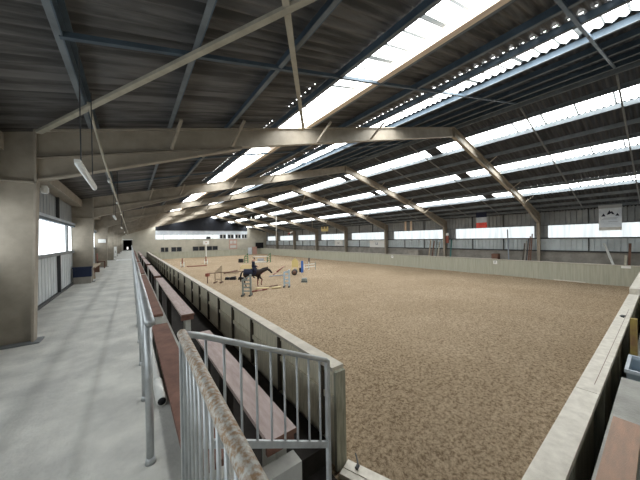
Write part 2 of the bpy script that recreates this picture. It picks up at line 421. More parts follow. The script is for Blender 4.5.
# ------------------------------------------------------------------ portal frames
def isec(mb, pts_top, pts_bot, y, fw, mt, mf, t=.018):
    """plate girder in the frame plane: web between two polylines, flanges along both"""
    n = len(pts_top); T = [V((a, 0, b)) for a, b in pts_top]; B = [V((a, 0, b)) for a, b in pts_bot]
    vs = [(p.x, y+s*.008, p.z) for s in (-1, 1) for p in T+B]
    fs = []
    for i in range(n-1):
        for s in (0, 1): o = s*2*n; fs.append((o+i, o+i+1, o+n+i+1, o+n+i))
    mb.add(vs, fs, mt)
    for L in (T, B):
        for i in range(n-1):
            p, q = L[i].copy(), L[i+1].copy(); p.y = q.y = y
            mb.beam(p, q, fw, t*1.6, mf, (0, 0, 1) if abs((q-p).normalized().z) < .9 else (1, 0, 0))
PX = [-.52, .72, 1.96, 3.24, 4.41, 5.75, 6.85, 8.35, 9.5, 10.65, 11.8, 12.9]     # left purlins; mirrored on the right
PXR = [13.3, 14.25, 15.39, 16.8, 18.0, 19.17, 20.8, 22.25, 23.42, 24.9, 26.1, 27.2]
for k, y in enumerate(FR):
    where = ['nearest steel portal frame, its tan rafter crossing above the walkway', 'second portal frame from the camera, behind the nearest one'][k] if k < 2 else \
        '%s tan portal frame counted away from the camera' % ORD[k] if k < 6 else 'farthest tan portal frame, just before the far wall'
    fr = thing('portal_frame', where, 'frame', (RID, y, 0), 'steel portal frames spanning the hall')
    for s in (-1, 1):
        mx = (lambda x: x) if s < 0 else (lambda x: 2*RID-x)
        zb = 0 if s < 0 else -.95
        c = MB(); isec(c, [(mx(-2.08), zb), (mx(-2.08), 3.3)], [(mx(-1.33), zb), (mx(-1.26), 2.66)], y, .2, 'tan', 'tan2')
        c.prism([(-2.08, 2.66), (-1.26, 2.66), (-1.26, rt(-1.26)), (-2.08, rt(-2.08))] if s < 0 else [(mx(-2.08), 2.66), (mx(-1.26), 2.66), (mx(-1.26), rt(-1.26)), (mx(-2.08), rt(-2.08))], (0, y-.009, 0), (1, 0, 0), (0, 0, 1), (0, .018, 0), 'tan')
        c.box(min(mx(-1.27), mx(-1.24)), max(mx(-1.27), mx(-1.24)), y-.1, y+.1, 2.64, rt(-1.26), 'tan2')
        c.beam((mx(-2.06), y, 2.66), (mx(-1.27), y, 2.66), .14, .02, 'tan2')
        col_ = c.build('column', fr)
        MB().box(min(mx(-2.12), mx(-1.24)), max(mx(-2.12), mx(-1.24)), y-.16, y+.16, zb, zb+.025, 'grey').build('base_plate', col_)
        r = MB(); isec(r, [(mx(-1.26), rt(-1.26)), (mx(RID), rt(RID)-.005)], [(mx(-1.26), rt(-1.26)-.44), (mx(RID), rt(RID)-.445)], y, .17, 'tan', 'tan2')
        r.box(min(mx(RID-.012), RID), max(mx(RID-.012), RID), y-.1, y+.1, rt(RID)-.5, rt(RID), 'tan2')
        r.build('rafter', fr)
        h = MB(); isec(h, [(mx(-1.24), rt(-1.24)-.45), (mx(2.25), rt(2.25)-.455)], [(mx(-1.24), 2.70), (mx(2.25), rt(2.25)-.49)], y, .17, 'tan', 'tan2')
        h.build('haunch', fr)
        if k < 5:
            for x in ((.72, 2.0, 4.55, 6.9) if s < 0 else (23.6, 20.8, 16.8)):
                MB().beam((x, y-.1, rt(x)-.42), (x+.12, y-.62, rt(x)+.02), .05, .05, 'tan2').build('fly_brace', fr)

# purlins
for i, x in enumerate(PX):
    o = MB().box(x-.006, x+.006, YN+.05, YE-.05, rt(x)+.005, rt(x)+.19, 'blue')
    o.box(x+.006, x+.06, YN+.05, YE-.05, rt(x)+.176, rt(x)+.19, 'blue'); o.box(x-.065, x-.006, YN+.05, YE-.05, rt(x)+.005, rt(x)+.017, 'steelblue')  # lower flange in the lighter blue, its lit look put into the colour
    tag(o.build('roof_purlin'), 'blue-grey steel purlin on the left roof slope, %s up from the eave' % ORD[i], 'purlin', 'purlins of the left roof slope')
for i, x in enumerate(PXR[::-1]):
    o = MB().box(x-.006, x+.006, YN+.05, YE-.05, rt(x)+.005, rt(x)+.19, 'steelblue')
    o.box(x+.006, x+.06, YN+.05, YE-.05, rt(x)+.005, rt(x)+.017, 'steelblue')
    tag(o.build('roof_purlin'), 'grey steel purlin on the right roof slope, %s up from the eave' % ORD[i], 'purlin', 'purlins of the right roof slope')
tag(MB().box(4.20, 4.33, YN+.05, YE-.05, rt(4.25)+.03, rt(4.25)+.193, 'timber').build('roof_batten'), 'pale sawn timber batten along the upper edge of the nearest rooflight', 'batten')
# sag rods
for k in range(-1, 7):
    y0 = F0+SP*k
    for t in (1, 2):
        y = y0+SP*t/3
        if y < .2 or y > 40: continue
        for s, (xa, xb) in enumerate(((-.55, 12.8), (13.4, 27.2))):
            o = MB().beam((xa, y, rt(xa)+.03), (xb, y, rt(xb)+.03), .055, .055, 'blue' if s == 0 else 'grey')
            bay = 'before the nearest frame' if k < 0 else 'behind the %s frame' % ORD[k]
            tag(o.build('sag_rod'), 'sag rod, %s roof slope, %s of two %s' % (('left', 'right')[s], ('nearer', 'farther')[t-1], bay), 'rod', 'sag rods under the roof')
def brace(p, q, label, mt='pole', w=.075):
    tag(MB().beam(p, q, w, w*.6, mt).build('roof_brace'), label, 'brace', 'diagonal roof braces')
def under(x, d=.12): return rt(x)-d
brace((-1.2, 6.15, under(-1.2, .06)), (2.9, .25, under(2.9, .06)), 'long pale diagonal roof brace rising from the nearest left column')
brace((4.05, 6.18, under(4.05, .04)), (-.1, .3, under(-.1, .04)), 'diagonal brace crossing the long pale one and ending at the nearest rafter')
brace((15.2, 23.0, under(15.2)), (18.9, 30.3, under(18.9)), 'diagonal roof brace between the third and fourth frames on the right slope', 'tan2')
brace((21.3, 30.6, under(21.3)), (26.6, 38.2, under(26.6)), 'diagonal brace low on the right slope between the fourth and fifth frames', 'tan2')

# ------------------------------------------------------------------ kick walls
# left (stand side visible)
kp = [3.35, 4.87, 6.4, 7.95, 9.5, 11.05, 12.7, 14.5, 16.8, 19.2]
while kp[-1] < 59: kp.append(kp[-1]+2.2)
kw = thing('kick_wall', 'timber kick wall between the stepped benches and the sand, with pale capping rail', 'barrier', (2.55, 3.05, SZ))
p = MB(); y = 3.07
while y < 60.6:
    p.box(2.525, 2.56, y, min(60.6, y+.195), -2.0, -.42, 'kick'); y += .2
p.build('board_panel', kw)
MB().box(2.45, 2.68, 3.05, 60.6, -.405, -.35, 'capleft').build('cap_rail', kw)
MB().box(2.50, 2.524, 3.08, 60.6, -.50, -.42, 'kick').build('upper_rail', kw)
MB().box(2.485, 2.524, 3.08, 60.6, -.92, -.82, 'kick').build('middle_rail', kw)
for y in kp: MB().box(2.45, 2.523, y-.026, y+.026, -1.55, -.42, 'darkwood').build('post', kw)
MB().box(2.475, 2.665, 2.99, 3.05, -1.93, -.41, 'postwood').build('end_post', kw)
# far long side
fk = thing('kick_wall', 'long grey-green board kick wall along the right side of the arena', 'barrier', (26.3, 30, SZ))
p = MB(); y = .75; i = 0
while y < 60.6:
    w = .19+.03*((i*7) % 3); p.box(26.3+.006*(i % 2), 26.36, y, min(60.6, y+w), -2.0, -.50, 'kickfar'); y += w+.004; i += 1
p.build('board_panel', fk)
for a, b, z in ((.75, 5.2, -.5), (5.2, 8.9, -.49), (8.9, 20.1, -.47), (20.1, 40, -.47), (40, 60.6, -.47)):
    MB().box(26.26, 26.46, a, b, z, z+.035, 'cap').build('cap_rail', fk)
MB().box(26.26, 26.31, 3.4, 5.1, -1.86, -1.80, 'cap').build('kick_strip', fk)
# far short side
ek = thing('kick_wall', 'low grey kick wall across the far short end of the arena', 'barrier', (14, 60.6, SZ))
MB().box(2.7, 26.25, 60.62, 60.70, -2.0, -.62, 'kickfar').build('board_panel', ek)
MB().box(2.7, 26.25, 60.58, 60.76, -.62, -.585, 'kickfar').build('cap_rail', ek)
# near short side
nk = thing('kick_wall', 'near end kick wall seen from behind, its broad pale cap running to the right', 'barrier', (8, .6, SZ))
MB().box(2.75, 26.2, .60, .65, -2.1, -.41, 'kick').build('board_panel', nk)
for a, b in ((2.3, 4.63), (4.64, 13.15)):
    m_ = MB().box(a, b, .49, .705, -.41, -.35, 'cap')
    m_.build('cap_rail', nk)
MB().box(4.9, 10.5, .558, .564, -.3505, -.349, 'brownwood').build('cap_seam', nk)
for x in (3.2, 5.2, 7.2, 9.2, 11.2): MB().box(x-.05, x+.05, .50, .60, -2.0, -.41, 'postwood').build('post', nk)
ck = tag(MB().box(13.35, 26.2, .40, .70, -.40, -.19, 'cap').build('cap_beam'), 'second length of white capped beam farther right, set higher than the first', 'beam')
o = MB().prism([(0, 0), (.10, .01), (.19, -.01), (.22, .05), (.10, .08), (.02, .05)], (9.35, .57, -.35), (1, 0, 0), (0, 1, 0), (0, 0, .02), 'black').build('glove')
tag(o, 'small dark glove lying on the near pale cap rail', 'glove')
# sill
ts = thing('timber_sill', 'pale timber sill beam on the sand beside the kick wall end post', 'sill', (2.8, 2.6, SZ))
MB().beam((2.63, 2.97, -1.90), (3.10, 1.80, -1.90), .16, .09, 'cap').build('outer_board', ts)
MB().beam((2.50, 2.93, -1.91), (2.97, 1.75, -1.91), .115, .08, 'cap').build('inner_board', ts)
st = MB().tube([(2.67, 2.78, -1.83), (2.73, 2.80, -1.82)], .026, 'darksteel'); st.tube([(2.73, 2.80, -1.82), (2.80, 2.90, -1.82), (2.85, 2.98, -1.83)], .012, 'darksteel')
tag(st.build('bolt_handle'), 'short grey latch bolt lying across the pale sill beam', 'bolt')

# ------------------------------------------------------------------ benches of the stand
segs = [(2.06, 5.35), (6.85, 14.6), (15.55, 22.85), (24.4, 31.5), (32.6, 39.6), (40.8, 48), (49.2, 56.5)]
for i, (a, b) in enumerate(segs):
    nm = ['front row bench plank ending beside the stair railing, nearest of its row', 'front row bench plank just past the first aisle'][i] if i < 2 else 'front row bench plank along the kick wall, %s of its row from the camera' % ORD[i]
    bt = thing('bench', nm, 'bench', (1.08, a, -.3), 'front row stand benches')
    s = MB().box(.93, 1.215, a, b, -.165, -.12, 'benchtop'); s.box(.93, 1.215, a-.004, a, -.165, -.12, 'brownwood'); s.build('seat', bt)
    MB().box(1.15, 1.20, a+.02, b-.02, -.27, -.165, 'benchred').build('seat_beam', bt); MB().box(.93, 1.15, a+.02, a+.06, -.27, -.165, 'benchred').build('end_batten', bt)
    for j_, y in enumerate((a+.07, (a+b)/2, b-.33)): MB().box(1.03, 1.145, y, y+.3, -1.86 if y < 3 else -1.56, -.166 if j_ else -.27, 'dirtshade' if j_ else 'block').build('support', bt)  # middle and far supports near-black: under-bench shade put into their colour
segA = [(1.84, 5.55), (6.3, 14.4), (15.2, 22.85), (24.2, 31.5), (32.4, 39.6), (40.6, 48), (49, 56.5)]
for i, (a, b) in enumerate(segA):
    nm = ['back row red-brown bench against the galvanised railing, nearest of its row', 'back row red-brown bench just past the first aisle'][i] if i < 2 else 'back row red-brown bench beside the railing, %s of its row from the camera' % ORD[i]
    bt = thing('bench', nm, 'bench', (.45, a, -.3), 'back row stand benches')
    MB().box(.275, .52, a, b, .07, .12, 'benchred').build('seat', bt)
    MB().box(.38, .50, max(a+.02, 1.97), b-.02, 0 if False else -.30, .07, 'block').build('support', bt)
# concrete landing block with peeling paint beside the near railing
tag(MB().box(.72, 1.17, 1.90, 2.05, -1.85, -.30, 'tread').build('concrete_block'), 'pale concrete block below the nearest front bench, behind the stair railing', 'block')

# ------------------------------------------------------------------ railings
def bend(pts, r=.06, n=5):
    """round the corners of a polyline"""
    out = [V(pts[0])]
    for i in range(1, len(pts)-1):
        a, b, c = V(pts[i-1]), V(pts[i]), V(pts[i+1])
        p = b+(a-b).normalized()*r; q = b+(c-b).normalized()*r
        for t in range(n+1):
            t /= n; out.append(p*(1-t)**2+b*2*t*(1-t)+q*t*t)
    return out+[V(pts[-1])]
rs_ = [(2.28, 6.05), (6.2, 14.2), (14.35, 22.3), (22.45, 30.4), (30.55, 38.5), (38.65, 46.5), (46.65, 56)]
for i, (a, b) in enumerate(rs_):
    nm = ['galvanised tube railing along the walkway, length nearest the camera'][0] if i == 0 else 'galvanised tube railing beside the walkway, %s length from the camera' % ORD[i]
    rl = thing('railing', nm, 'railing', (.09, a, 0), 'walkway railings')
    MB().tube([(.10, a-.05, 1.05), (.10, b, 1.05)], .034, 'galv', 14).build('top_rail', rl, True)
    n = max(2, int(round((b-a)/1.0)))
    for j in range(n+1):
        y = a+(b-a)*j/n
        q = MB().tube([(.09, y, 0), (.09, y, 1.03)], .026, 'galv', 10); q.tube([(.09, y, 0), (.09, y, .045)], .036, 'galv', 10, .028); q.build('post', rl, True)
    MB().tube([(.10, a, .55), (.10, b, .55)], .016, 'galv', 8).build('middle_rail', rl, True)
# stair railing: runs toward the camera beside the walkway, and down the stair
sr = thing('stair_railing', 'rusty topped railing in the foreground with vertical bars going down to the arena', 'railing', (.26, 1.8, 0))
YC = 1.8
MB().tube([(.25, YC+.02, 1.055), (.24, 1.2, 1.05), (.232, .3, 1.04)], .0285, 'rust', 16).build('top_rail', sr, True)
MB().tube(bend([(.25, YC, 1.0), (.25, YC, 1.06), (.36, YC, 1.02), (1.385, YC, .555)], .05), .021, 'galv', 12).build('stair_rail', sr, True)
MB().beam((.27, YC, .36), (1.39, YC, -.20), .022, .05, 'galv').build('bottom_rail', sr)
MB().box(1.375, 1.405, YC-.02, YC+.02, -.62, .56, 'galv').build('end_post', sr)
MB().box(.225, .27, YC-.07, YC-.025, 0, 1.03, 'galv').build('corner_post', sr)
for j in range(1, 10):
    x = .27+.115*j
    if x < 1.36: MB().tube([(x, YC, .36-.5*(x-.27)), (x, YC, 1.045-.455*(x-.27))], .0095, 'galv', 8).build('baluster', sr, True)
for j in range(0, 13):
    y = 1.62-.105*j
    if y > .3: MB().tube([(.25, y, .06), (.248, y, 1.02)], .0095, 'galv', 8).build('baluster', sr, True)
MB().beam((.25, 1.75, .06), (.25, .3, .06), .022, .04, 'galv').build('bottom_rail', sr)
for y in (1.70, .55): MB().box(.235, .265, y-.012, y+.012, 0, 1.03, 'galv').build('post', sr)
# white pipe on the floor under the back bench
wp = thing('pipe', 'white plastic pipe lying on the walkway edge beneath the red-brown bench', 'pipe', (.2, 2.95, 0))
MB().tube([(.215, 3.35, .05), (.20, 6.4, .05)], .04, 'offwhite', 14).build('tube', wp, True)
sc = MB().tube([(.22, 2.98, .055), (.215, 3.4, .055)], .05, 'offwhite', 14); sc.tube([(.22, 2.972, .055), (.22, 2.981, .055)], .036, 'black', 14); sc.build('socket', wp, True)

# ------------------------------------------------------------------ near right: plank, crate, standard
rb = thing('bench', 'worn terracotta plank on the concrete ledge at the bottom right', 'bench', (3.2, .24, -.39))
MB().box(2.2, 4.1, .145, .335, -.345, -.30, 'benchpink').build('seat', rb)
for x in (2.5, 3.8): MB().box(x, x+.1, .17, .31, -.39, -.345, 'brownwood').build('support', rb)
cr = thing('crate', 'blue-grey plastic crate behind the near cap rail at right', 'crate', (6.5, .2, -.85))
c = MB(); c.box(6.15, 6.90, .02, .36, -.85, -.83, 'wingB'); c.box(6.15, 6.90, .34, .36, -.83, -.50, 'wingB'); c.box(6.15, 6.90, .02, .04, -.83, -.50, 'wingB'); c.box(6.15, 6.17, .04, .34, -.83, -.50, 'wingB'); c.box(6.88, 6.90, .04, .34, -.83, -.50, 'wingB')
c.build('body', cr); r = MB()
for a in ((6.12, 6.93, .34, .38), (6.12, 6.93, -.0, .04), (6.12, 6.16, .04, .34), (6.89, 6.93, .04, .34)): r.box(a[0], a[1], a[2], a[3], -.51, -.46, 'bannerblue')
r.build('rim', cr)
ys_ = thing('jump_stand', 'ochre jump stand with rusty lower half at the right edge, beside the crate', 'jump stand', (6.9, .22, -.85))
MB().box(7.0, 7.1, .285, .365, -.84, .15, 'ochre').build('post', ys_)
MB().box(7.0, 7.1, .0, .365, -.85, -.80, 'brownwood').build('foot', ys_)
for x, z, l in ((8.6, -.62, 'lower'), (8.6, -.45, 'upper')):
    tag(MB().box(7.4, 9.6, .1, .26, z-.08, z, 'darksteel' if z < -.5 else 'bannergrey').build('stacked_board'), '%s grey board stacked behind the ochre jump stand' % l, 'board', 'boards behind the near cap')
    if z < -.5: tag(MB().box(7.5, 9.5, .08, .28, -.85, -.70, 'brownwood').build('pallet'), 'dark timber bearer under the stacked grey boards', 'bearer')
tag(MB().box(7.5, 9.5, .1, .26, -.62, -.53, 'brownwood').build('spacer_board'), 'brown spacer board between the two stacked grey boards', 'board')

# ------------------------------------------------------------------ walkway things
def fluoro(y0, z, label, n=1.5):
    f = thing('strip_light', label, 'light', (-.42, y0+n/2, z), 'strip lights hung over the walkway')
    MB().box(-.445, -.395, y0, y0+n, z+.02, z+.05, 'offwhite').build('housing', f)
    MB().tube([(-.42, y0+.03, z+.01), (-.42, y0+n-.03, z+.01)], .026, 'tube', 12).build('diffuser', f, True)
    for y in (y0+.25, y0+n-.25): MB().tube([(-.42, y, z+.07), (-.42, y, rt(-.42)+.02)], .006, 'darksteel', 6).build('hanger', f)
fluoro(3.5, 2.43, 'nearest strip light hanging over the walkway in front of the first rafter', 1.55)
for i, y in enumerate((10.15, 18.0, 26, 34)): fluoro(y, 2.44, 'strip light over the walkway, %s one from the camera' % ORD[i+1])
cd = thing('conduit', 'pale conduit pipe running down the walkway roof from the first purlin', 'pipe', (-.3, 5.4, 3.0))
MB().tube([(-.47, 5.0, 3.69), (-.44, 5.4, 3.5), (-.36, 5.85, 3.1), (-.30, 6.15, 2.87), (-.30, 6.6, 2.85), (-.30, 10, 2.84), (-.3, 50, 2.84)], .018, 'pole', 8).build('pipe_run', cd, True)
for y in (9.8, 17.6, 25.6): MB().beam((-.30, y, 2.86), (-.30, y, rt(-.3)), .02, .02, 'darksteel').build('clip', cd)
for i, y in enumerate((6.0, 9.2, 13.0)):
    s = thing('spot_lamp', ['small white lamp on the conduit in front of the first haunch', 'small white lamp on the conduit past the first frame', 'small white lamp on the conduit before the second frame'][i], 'lamp', (-.3, y, 2.8), 'small lamps along the conduit')
    MB().box(-.31, -.29, y-.015, y+.015, 2.77, 2.81, 'grey').build('bracket', s); MB().tube([(-.3, y-.05, 2.75), (-.3, y+.05, 2.75)], .026, 'offwhite', 12).build('head', s, True)
em = thing('emergency_light', 'white emergency light box on the nearest left column under the knee', 'light', (-1.12, 6.5, 2.6))
MB().box(-1.235, -1.165, 6.42, 6.50, 2.52, 2.65, 'offwhite').build('housing', em); MB().box(-1.165, -1.15, 6.43, 6.49, 2.54, 2.62, 'tube').build('cover', em); MB().box(-1.24, -1.20, 6.39, 6.42, 2.54, 2.60, 'offwhite').build('bracket', em)
bb = thing('storage_box', 'dark blue box standing against the second left column', 'box', (-1.62, 14.0, 0))
MB().box(-1.86, -1.31, 13.86, 14.12, .27, .62, 'bluebox').build('body', bb); MB().box(-1.88, -1.29, 13.84, 14.14, .62, .67, 'bluebox').build('lid', bb)
MB().box(-1.85, -1.33, 13.88, 14.10, 0, .27, 'plinth').build('plinth', bb)
# bench and leaning boards past the second column
wb = thing('bench', 'low wooden bench by the left wall behind the blue box', 'bench', (-1.5, 17.5, 0))
MB().box(-1.75, -1.40, 16.2, 19.0, .42, .48, 'wingC').build('seat', wb)
for y in (16.4, 18.7): MB().box(-1.72, -1.43, y, y+.08, 0, .42, 'brownwood').build('leg', wb)
MB().beam((-1.78, 16.2, .75), (-1.78, 19.0, .75), .03, .18, 'wingC').build('backrest', wb)
for i, (y, l) in enumerate(((15.4, 'thin board leaning on the left wall just past the second column'), (15.8, 'dark pole leaning on the left wall next to the thin board'))):
    tag(MB().beam((-1.36, y, .0), (-1.8, y, 2.5-.5*i), .05+.04*(1-i), .03, ('wingC', 'darksteel')[i]).build('leaning_board'), l, 'board')
cb = thing('cabinet', 'tall white cabinet against the left wall far along the walkway', 'cabinet', (-1.55, 36, 0))
MB().box(-1.85, -1.30, 35.9, 36.5, .05, 1.15, 'white').build('body', cb); MB().box(-1.83, -1.32, 35.88, 35.9, .1, 1.1, 'white').build('door', cb)
MB().box(-1.40, -1.37, 35.86, 35.88, .5, .7, 'darksteel').build('handle', cb.children[-1]); MB().box(-1.82, -1.34, 35.93, 36.45, 0, .05, 'darksteel').build('plinth', cb)
sg = thing('notice', 'small white notice on the third left column', 'sign', (-1.6, 22.3, 1.75)); MB().box(-1.75, -1.35, 22.28, 22.30, 1.62, 1.86, 'white').build('sheet', sg)
rbx = thing('chair', 'reddish brown wooden chair by the third left column', 'chair', (-1.5, 21.4, 0))
MB().box(-1.75, -1.35, 21.2, 21.6, .42, .46, 'brownwood').build('seat', rbx); MB().box(-1.75, -1.72, 21.2, 21.6, .46, .95, 'redbrown').build('backrest', rbx)
for dx in (-1.73, -1.40):
    for dy in (21.22, 21.55): MB().box(dx, dx+.04, dy, dy+.04, 0, .42, 'brownwood').build('leg', rbx)
tag(MB().box(-1.1, .0, 28.4, 30.8, 0, .02, 'white').build('floor_strip'), 'bright white strip across the walkway floor far ahead', 'strip')  # flat white slab laid on the walkway

# ------------------------------------------------------------------ right wall things
bn = thing('banner', 'white banner with a dark mountain drawing hung on the right wall', 'banner', (27.75, 2.3, 1.9))
BX = 26.4
K = .95
def by(y): return y*K
def bz(z): return 1.64+(z-1.64)*K
MB().box(BX, BX+.012, by(1.76), by(2.86), bz(1.93), bz(3.72), 'bannerblue').build('cloth', bn)
MB().box(BX-.015, BX, by(1.74), by(2.88), bz(3.50), bz(3.74), 'bannertop').build('hem', bn); MB().box(BX-.012, BX, by(1.76), by(2.86), bz(1.90), bz(2.12), 'block').build('lower_hem', bn)
for y in (by(1.8), by(2.8)): MB().tube([(BX, y, bz(3.73)), (BX, y, rt(BX)+.01)], .008, 'darksteel', 6).build('cord', bn)
mt_ = MB()
for poly in ([(-.16, 0), (-.02, .34), (.05, .2), (.10, .27), (.24, 0), (.12, .03), (.06, .12), (.0, .05)], [(-.42, -.1), (-.30, .12), (-.2, -.1)], [(.26, -.08), (.36, .10), (.46, -.1)]):
    mt_.prism([(a_*K, b_*K) for a_, b_ in poly], (BX-.006, by(2.32), bz(3.02)), (0, -1, 0), (0, 0, 1), (.004, 0, 0), 'navyfab')
mt_.build('mountain_emblem', bn)
lw = MB()
for z, a, b in ((2.80, 1.95, 2.62), (2.72, 2.0, 2.7), (2.52, 1.95, 2.4)): lw.box(BX-.005, BX, by(a), by(b), bz(z)-.015, bz(z)+.015, 'bannergrey')
for t in range(10):
    a0, a1 = math.radians(160+t*13), math.radians(160+(t+1)*13)
    lw.beam((BX-.003, by(2.35-.42*math.cos(a0)), bz(2.75+.36*math.sin(a0))), (BX-.003, by(2.35-.42*math.cos(a1)), bz(2.75+.36*math.sin(a1))), .004, .03, 'bannergrey', (1, 0, 0))
lw.build('lettering', bn)
fl = thing('flag', 'hanging tricolour flag, blue over white over red, below the right roof slope', 'flag', (25.6, 9.9, 3.1))
for z0, z1, mt1, nm in ((3.34, 3.80, 'navyfab', 'blue_band'), (2.86, 3.34, 'bannertop', 'white_band'), (2.39, 2.86, 'red', 'red_band')):
    vs, n = [], 12
    for i in range(n+1):
        y = 9.43+.88*i/n
        for z in (z0, z1): vs.append((25.6+.03*math.sin(i*1.1+z), y, z))
    g = MB(); g.add(vs, [(2*i, 2*i+2, 2*i+3, 2*i+1) for i in range(n)], mt1); g.build(nm, fl, True)
MB().tube([(25.6, 9.4, 3.81), (25.6, 10.34, 3.81)], .015, 'darksteel', 8).build('pole', fl)
for y in (9.5, 10.25): MB().tube([(25.6, y, 3.81), (25.6, y, rt(25.6)+.01)], .006, 'darksteel', 6).build('cord', fl)
ygs = thing('sign', 'small yellow sign with dark notches high between far right frames', 'sign', (26.6, 33.5, 3.4))
def rx(X0, y27, z27): k = X0/27.8; return (X0, y27*k, 1.64+(z27-1.64)*k)
MB().box(25.85, 25.88, 32.6, 34.5, 2.86, 3.66, 'yellow').build('panel', ygs)
q = MB()
for y in (33.0, 33.8): q.box(25.83, 25.85, y, y+.3, 3.30, 3.66, 'darksteel')
for y in (32.75, 34.35): MB().tube([(25.865, y, 3.66), (25.865, y, rt(25.86)+.01)], .01, 'darksteel', 6).build('cord', ygs)
q.build('dark_notch', ygs)
for i, (y0, y1, z0, z1) in enumerate(((31.5, 33.6, .42, 1.33), (22.9, 25.6, .30, 1.28))):
    s = thing('banner', ['white banner under the right windows, the farther of two', 'white banner under the right windows, the nearer of two'][i], 'banner', (27.98, y0, z0), 'white banners under the right windows')
    MB().box(27.99, 28.0, y0, y1, z0, z1, 'white').build('cloth', s)
    q = MB(); ym = (y0+y1)/2
    for dy in (-.18, .12): q.box(27.98, 27.99, ym+dy, ym+dy+.1, z0+.38, z0+.68, 'bannergrey')
    q.box(27.98, 27.99, ym-.18, ym+.22, z0+.36, z0+.44, 'bannergrey'); q.build('lettering', s)
def lean(name, p, q, w, h, mt1, label, cat, group=None):
    tag(MB().beam(p, q, w, h, mt1).build(name), label, cat, group)
G = -.95
lean('post_plank', (27.86, 18.62, 2.46), (27.86, 18.62, 3.62), .05, .26, 'timber', 'pale upright plank above the right windows, right of the pair', 'plank')
lean('post_plank', (27.86, 19.42, 2.46), (27.86, 19.42, 3.62), .05, .26, 'timber', 'pale upright plank above the right windows, left of the pair', 'plank')
lean('leaning_pole', (27.2, 8.3, G), (27.98, 8.62, 2.2), .09, .06, 'bannergrey', 'thin grey pole leaning on the right windows below the flag', 'pole')
for i in range(5):
    lean('leaning_pole', (26.85, 6.72+.13*i, G), (27.55, 6.70+.13*i, 1.75-.2*i), .07, .07, ('brownwood', 'brownwood', 'darksteel', 'plinth', 'darkwood')[i],
         ['brown', 'red-brown', 'black', 'grey', 'short brown'][i]+' jump pole in the bundle leaning beside the nearest right column', 'pole', 'jump poles leaning at the nearest right column')
lean('leaning_pole', (26.8, 1.98, G), (27.9, 2.62, .95), .11, .06, 'offwhite', 'pale pole leaning diagonally on the right wall below the mountain banner', 'pole')
lean('leaning_pole', (26.8, 1.42, G), (27.8, 1.40, .95), .12, .06, 'brownwood', 'brown board leaning upright right of the pale diagonal pole', 'board')
lean('leaning_pole', (26.75, 1.60, G), (27.2, 1.55, .15), .12, .05, 'pole', 'short pale board leaning in front of the brown board', 'board')
for i, (y, z, c_) in enumerate(((15.9, 1.35, 'wingC'), (15.5, 1.2, 'brownwood'), (15.15, 1.3, 'wingA'), (14.85, 1.1, 'pole'))):
    lean('leaning_pole', (27.0, y, G), (27.7, y+.06, z), .10, .09, c_, ['tan', 'brown', 'grey-green', 'pale'][i]+' jump post in the row left of the second right column', 'post', 'jump posts beside the second right column')
lean('leaning_pole', (27.0, 13.45, G), (27.6, 13.55, 1.35), .10, .10, 'teal', 'teal post leaning right of the second right column', 'post')
rr = thing('fire_hose_reel', 'red and white hung rope coil on the second right column', 'coil', (27.25, 14.0, 1.2))
MB().box(27.2, 27.36, 13.72, 13.98, .95, 1.75, 'redbrown').build('coil', rr); MB().box(27.18, 27.38, 13.74, 13.96, 1.75, 2.0, 'white').build('cap', rr)
tag(MB().box(26.6, 27.5, 16.9, 18.4, -.95, .12, 'plinth').build('straw_bale'), 'grey covered heap behind the right kick wall', 'heap')
tag(MB().box(26.7, 27.3, 9.0, 9.5, -.95, .0, 'brownwood').build('jump_box'), 'red-brown box just visible over the right kick wall below the flag', 'box')
hp = thing('drop_pole', 'thin white pole hanging from the right roof slope near the far end', 'pole', (19.3, 38.1, 1.5)); MB().tube([(19.3, 38.1, 1.45), (19.3, 38.1, rt(19.3)+.02)], .05, 'offwhite', 10).build('shaft', hp, True)
MB().box(19.22, 19.38, 38.0, 38.2, rt(19.3)-.05, rt(19.3)+.01, 'grey').build('bracket', hp)
ws = thing('windsock', 'red and white wind sock hanging near the fourth right frame', 'windsock', (26.2, 45, 2.8))
MB().tube([(25.5, 43.6, 3.2), (25.5, 43.6, rt(25.5)+.1)], .01, 'darksteel', 6).build('cord', ws)
MB().tube([(25.4, 43.4, 3.15), (25.9, 45.0, 2.95)], .16, 'white', 10, .14).build('white_part', ws, True); MB().tube([(25.9, 45.0, 2.95), (26.5, 47.0, 2.7)], .14, 'red', 10, .08).build('red_part', ws, True)
# loudspeakers under the right roof slope
ls = thing('loudspeaker_cluster', 'cluster of black loudspeakers and a white lamp under the right roof slope', 'loudspeaker', (17.4, 43, 6))
MB().beam((17.4, 43, rt(17.4)), (17.4, 43, 5.9), .06, .06, 'darksteel').build('bracket', ls)
for dx, dy in ((-.75, .5), (-.15, .1), (.95, -.6)):
    MB().prism([(-.3, -.22), (.3, -.22), (.22, .25), (-.22, .25)], (17.4+dx, 42.7+dy, 5.6), (.8, -.6, 0), (0, 0, 1), (.3, .4, 0), 'black').build('speaker', ls)
MB().box(17.75, 17.95, 42.5, 42.7, 5.5, 5.95, 'white').build('lamp', ls)
MB().beam((16.4, 43.5, 5.9), (18.6, 42.2, 5.9), .06, .06, 'darksteel').build('crossbar', ls)

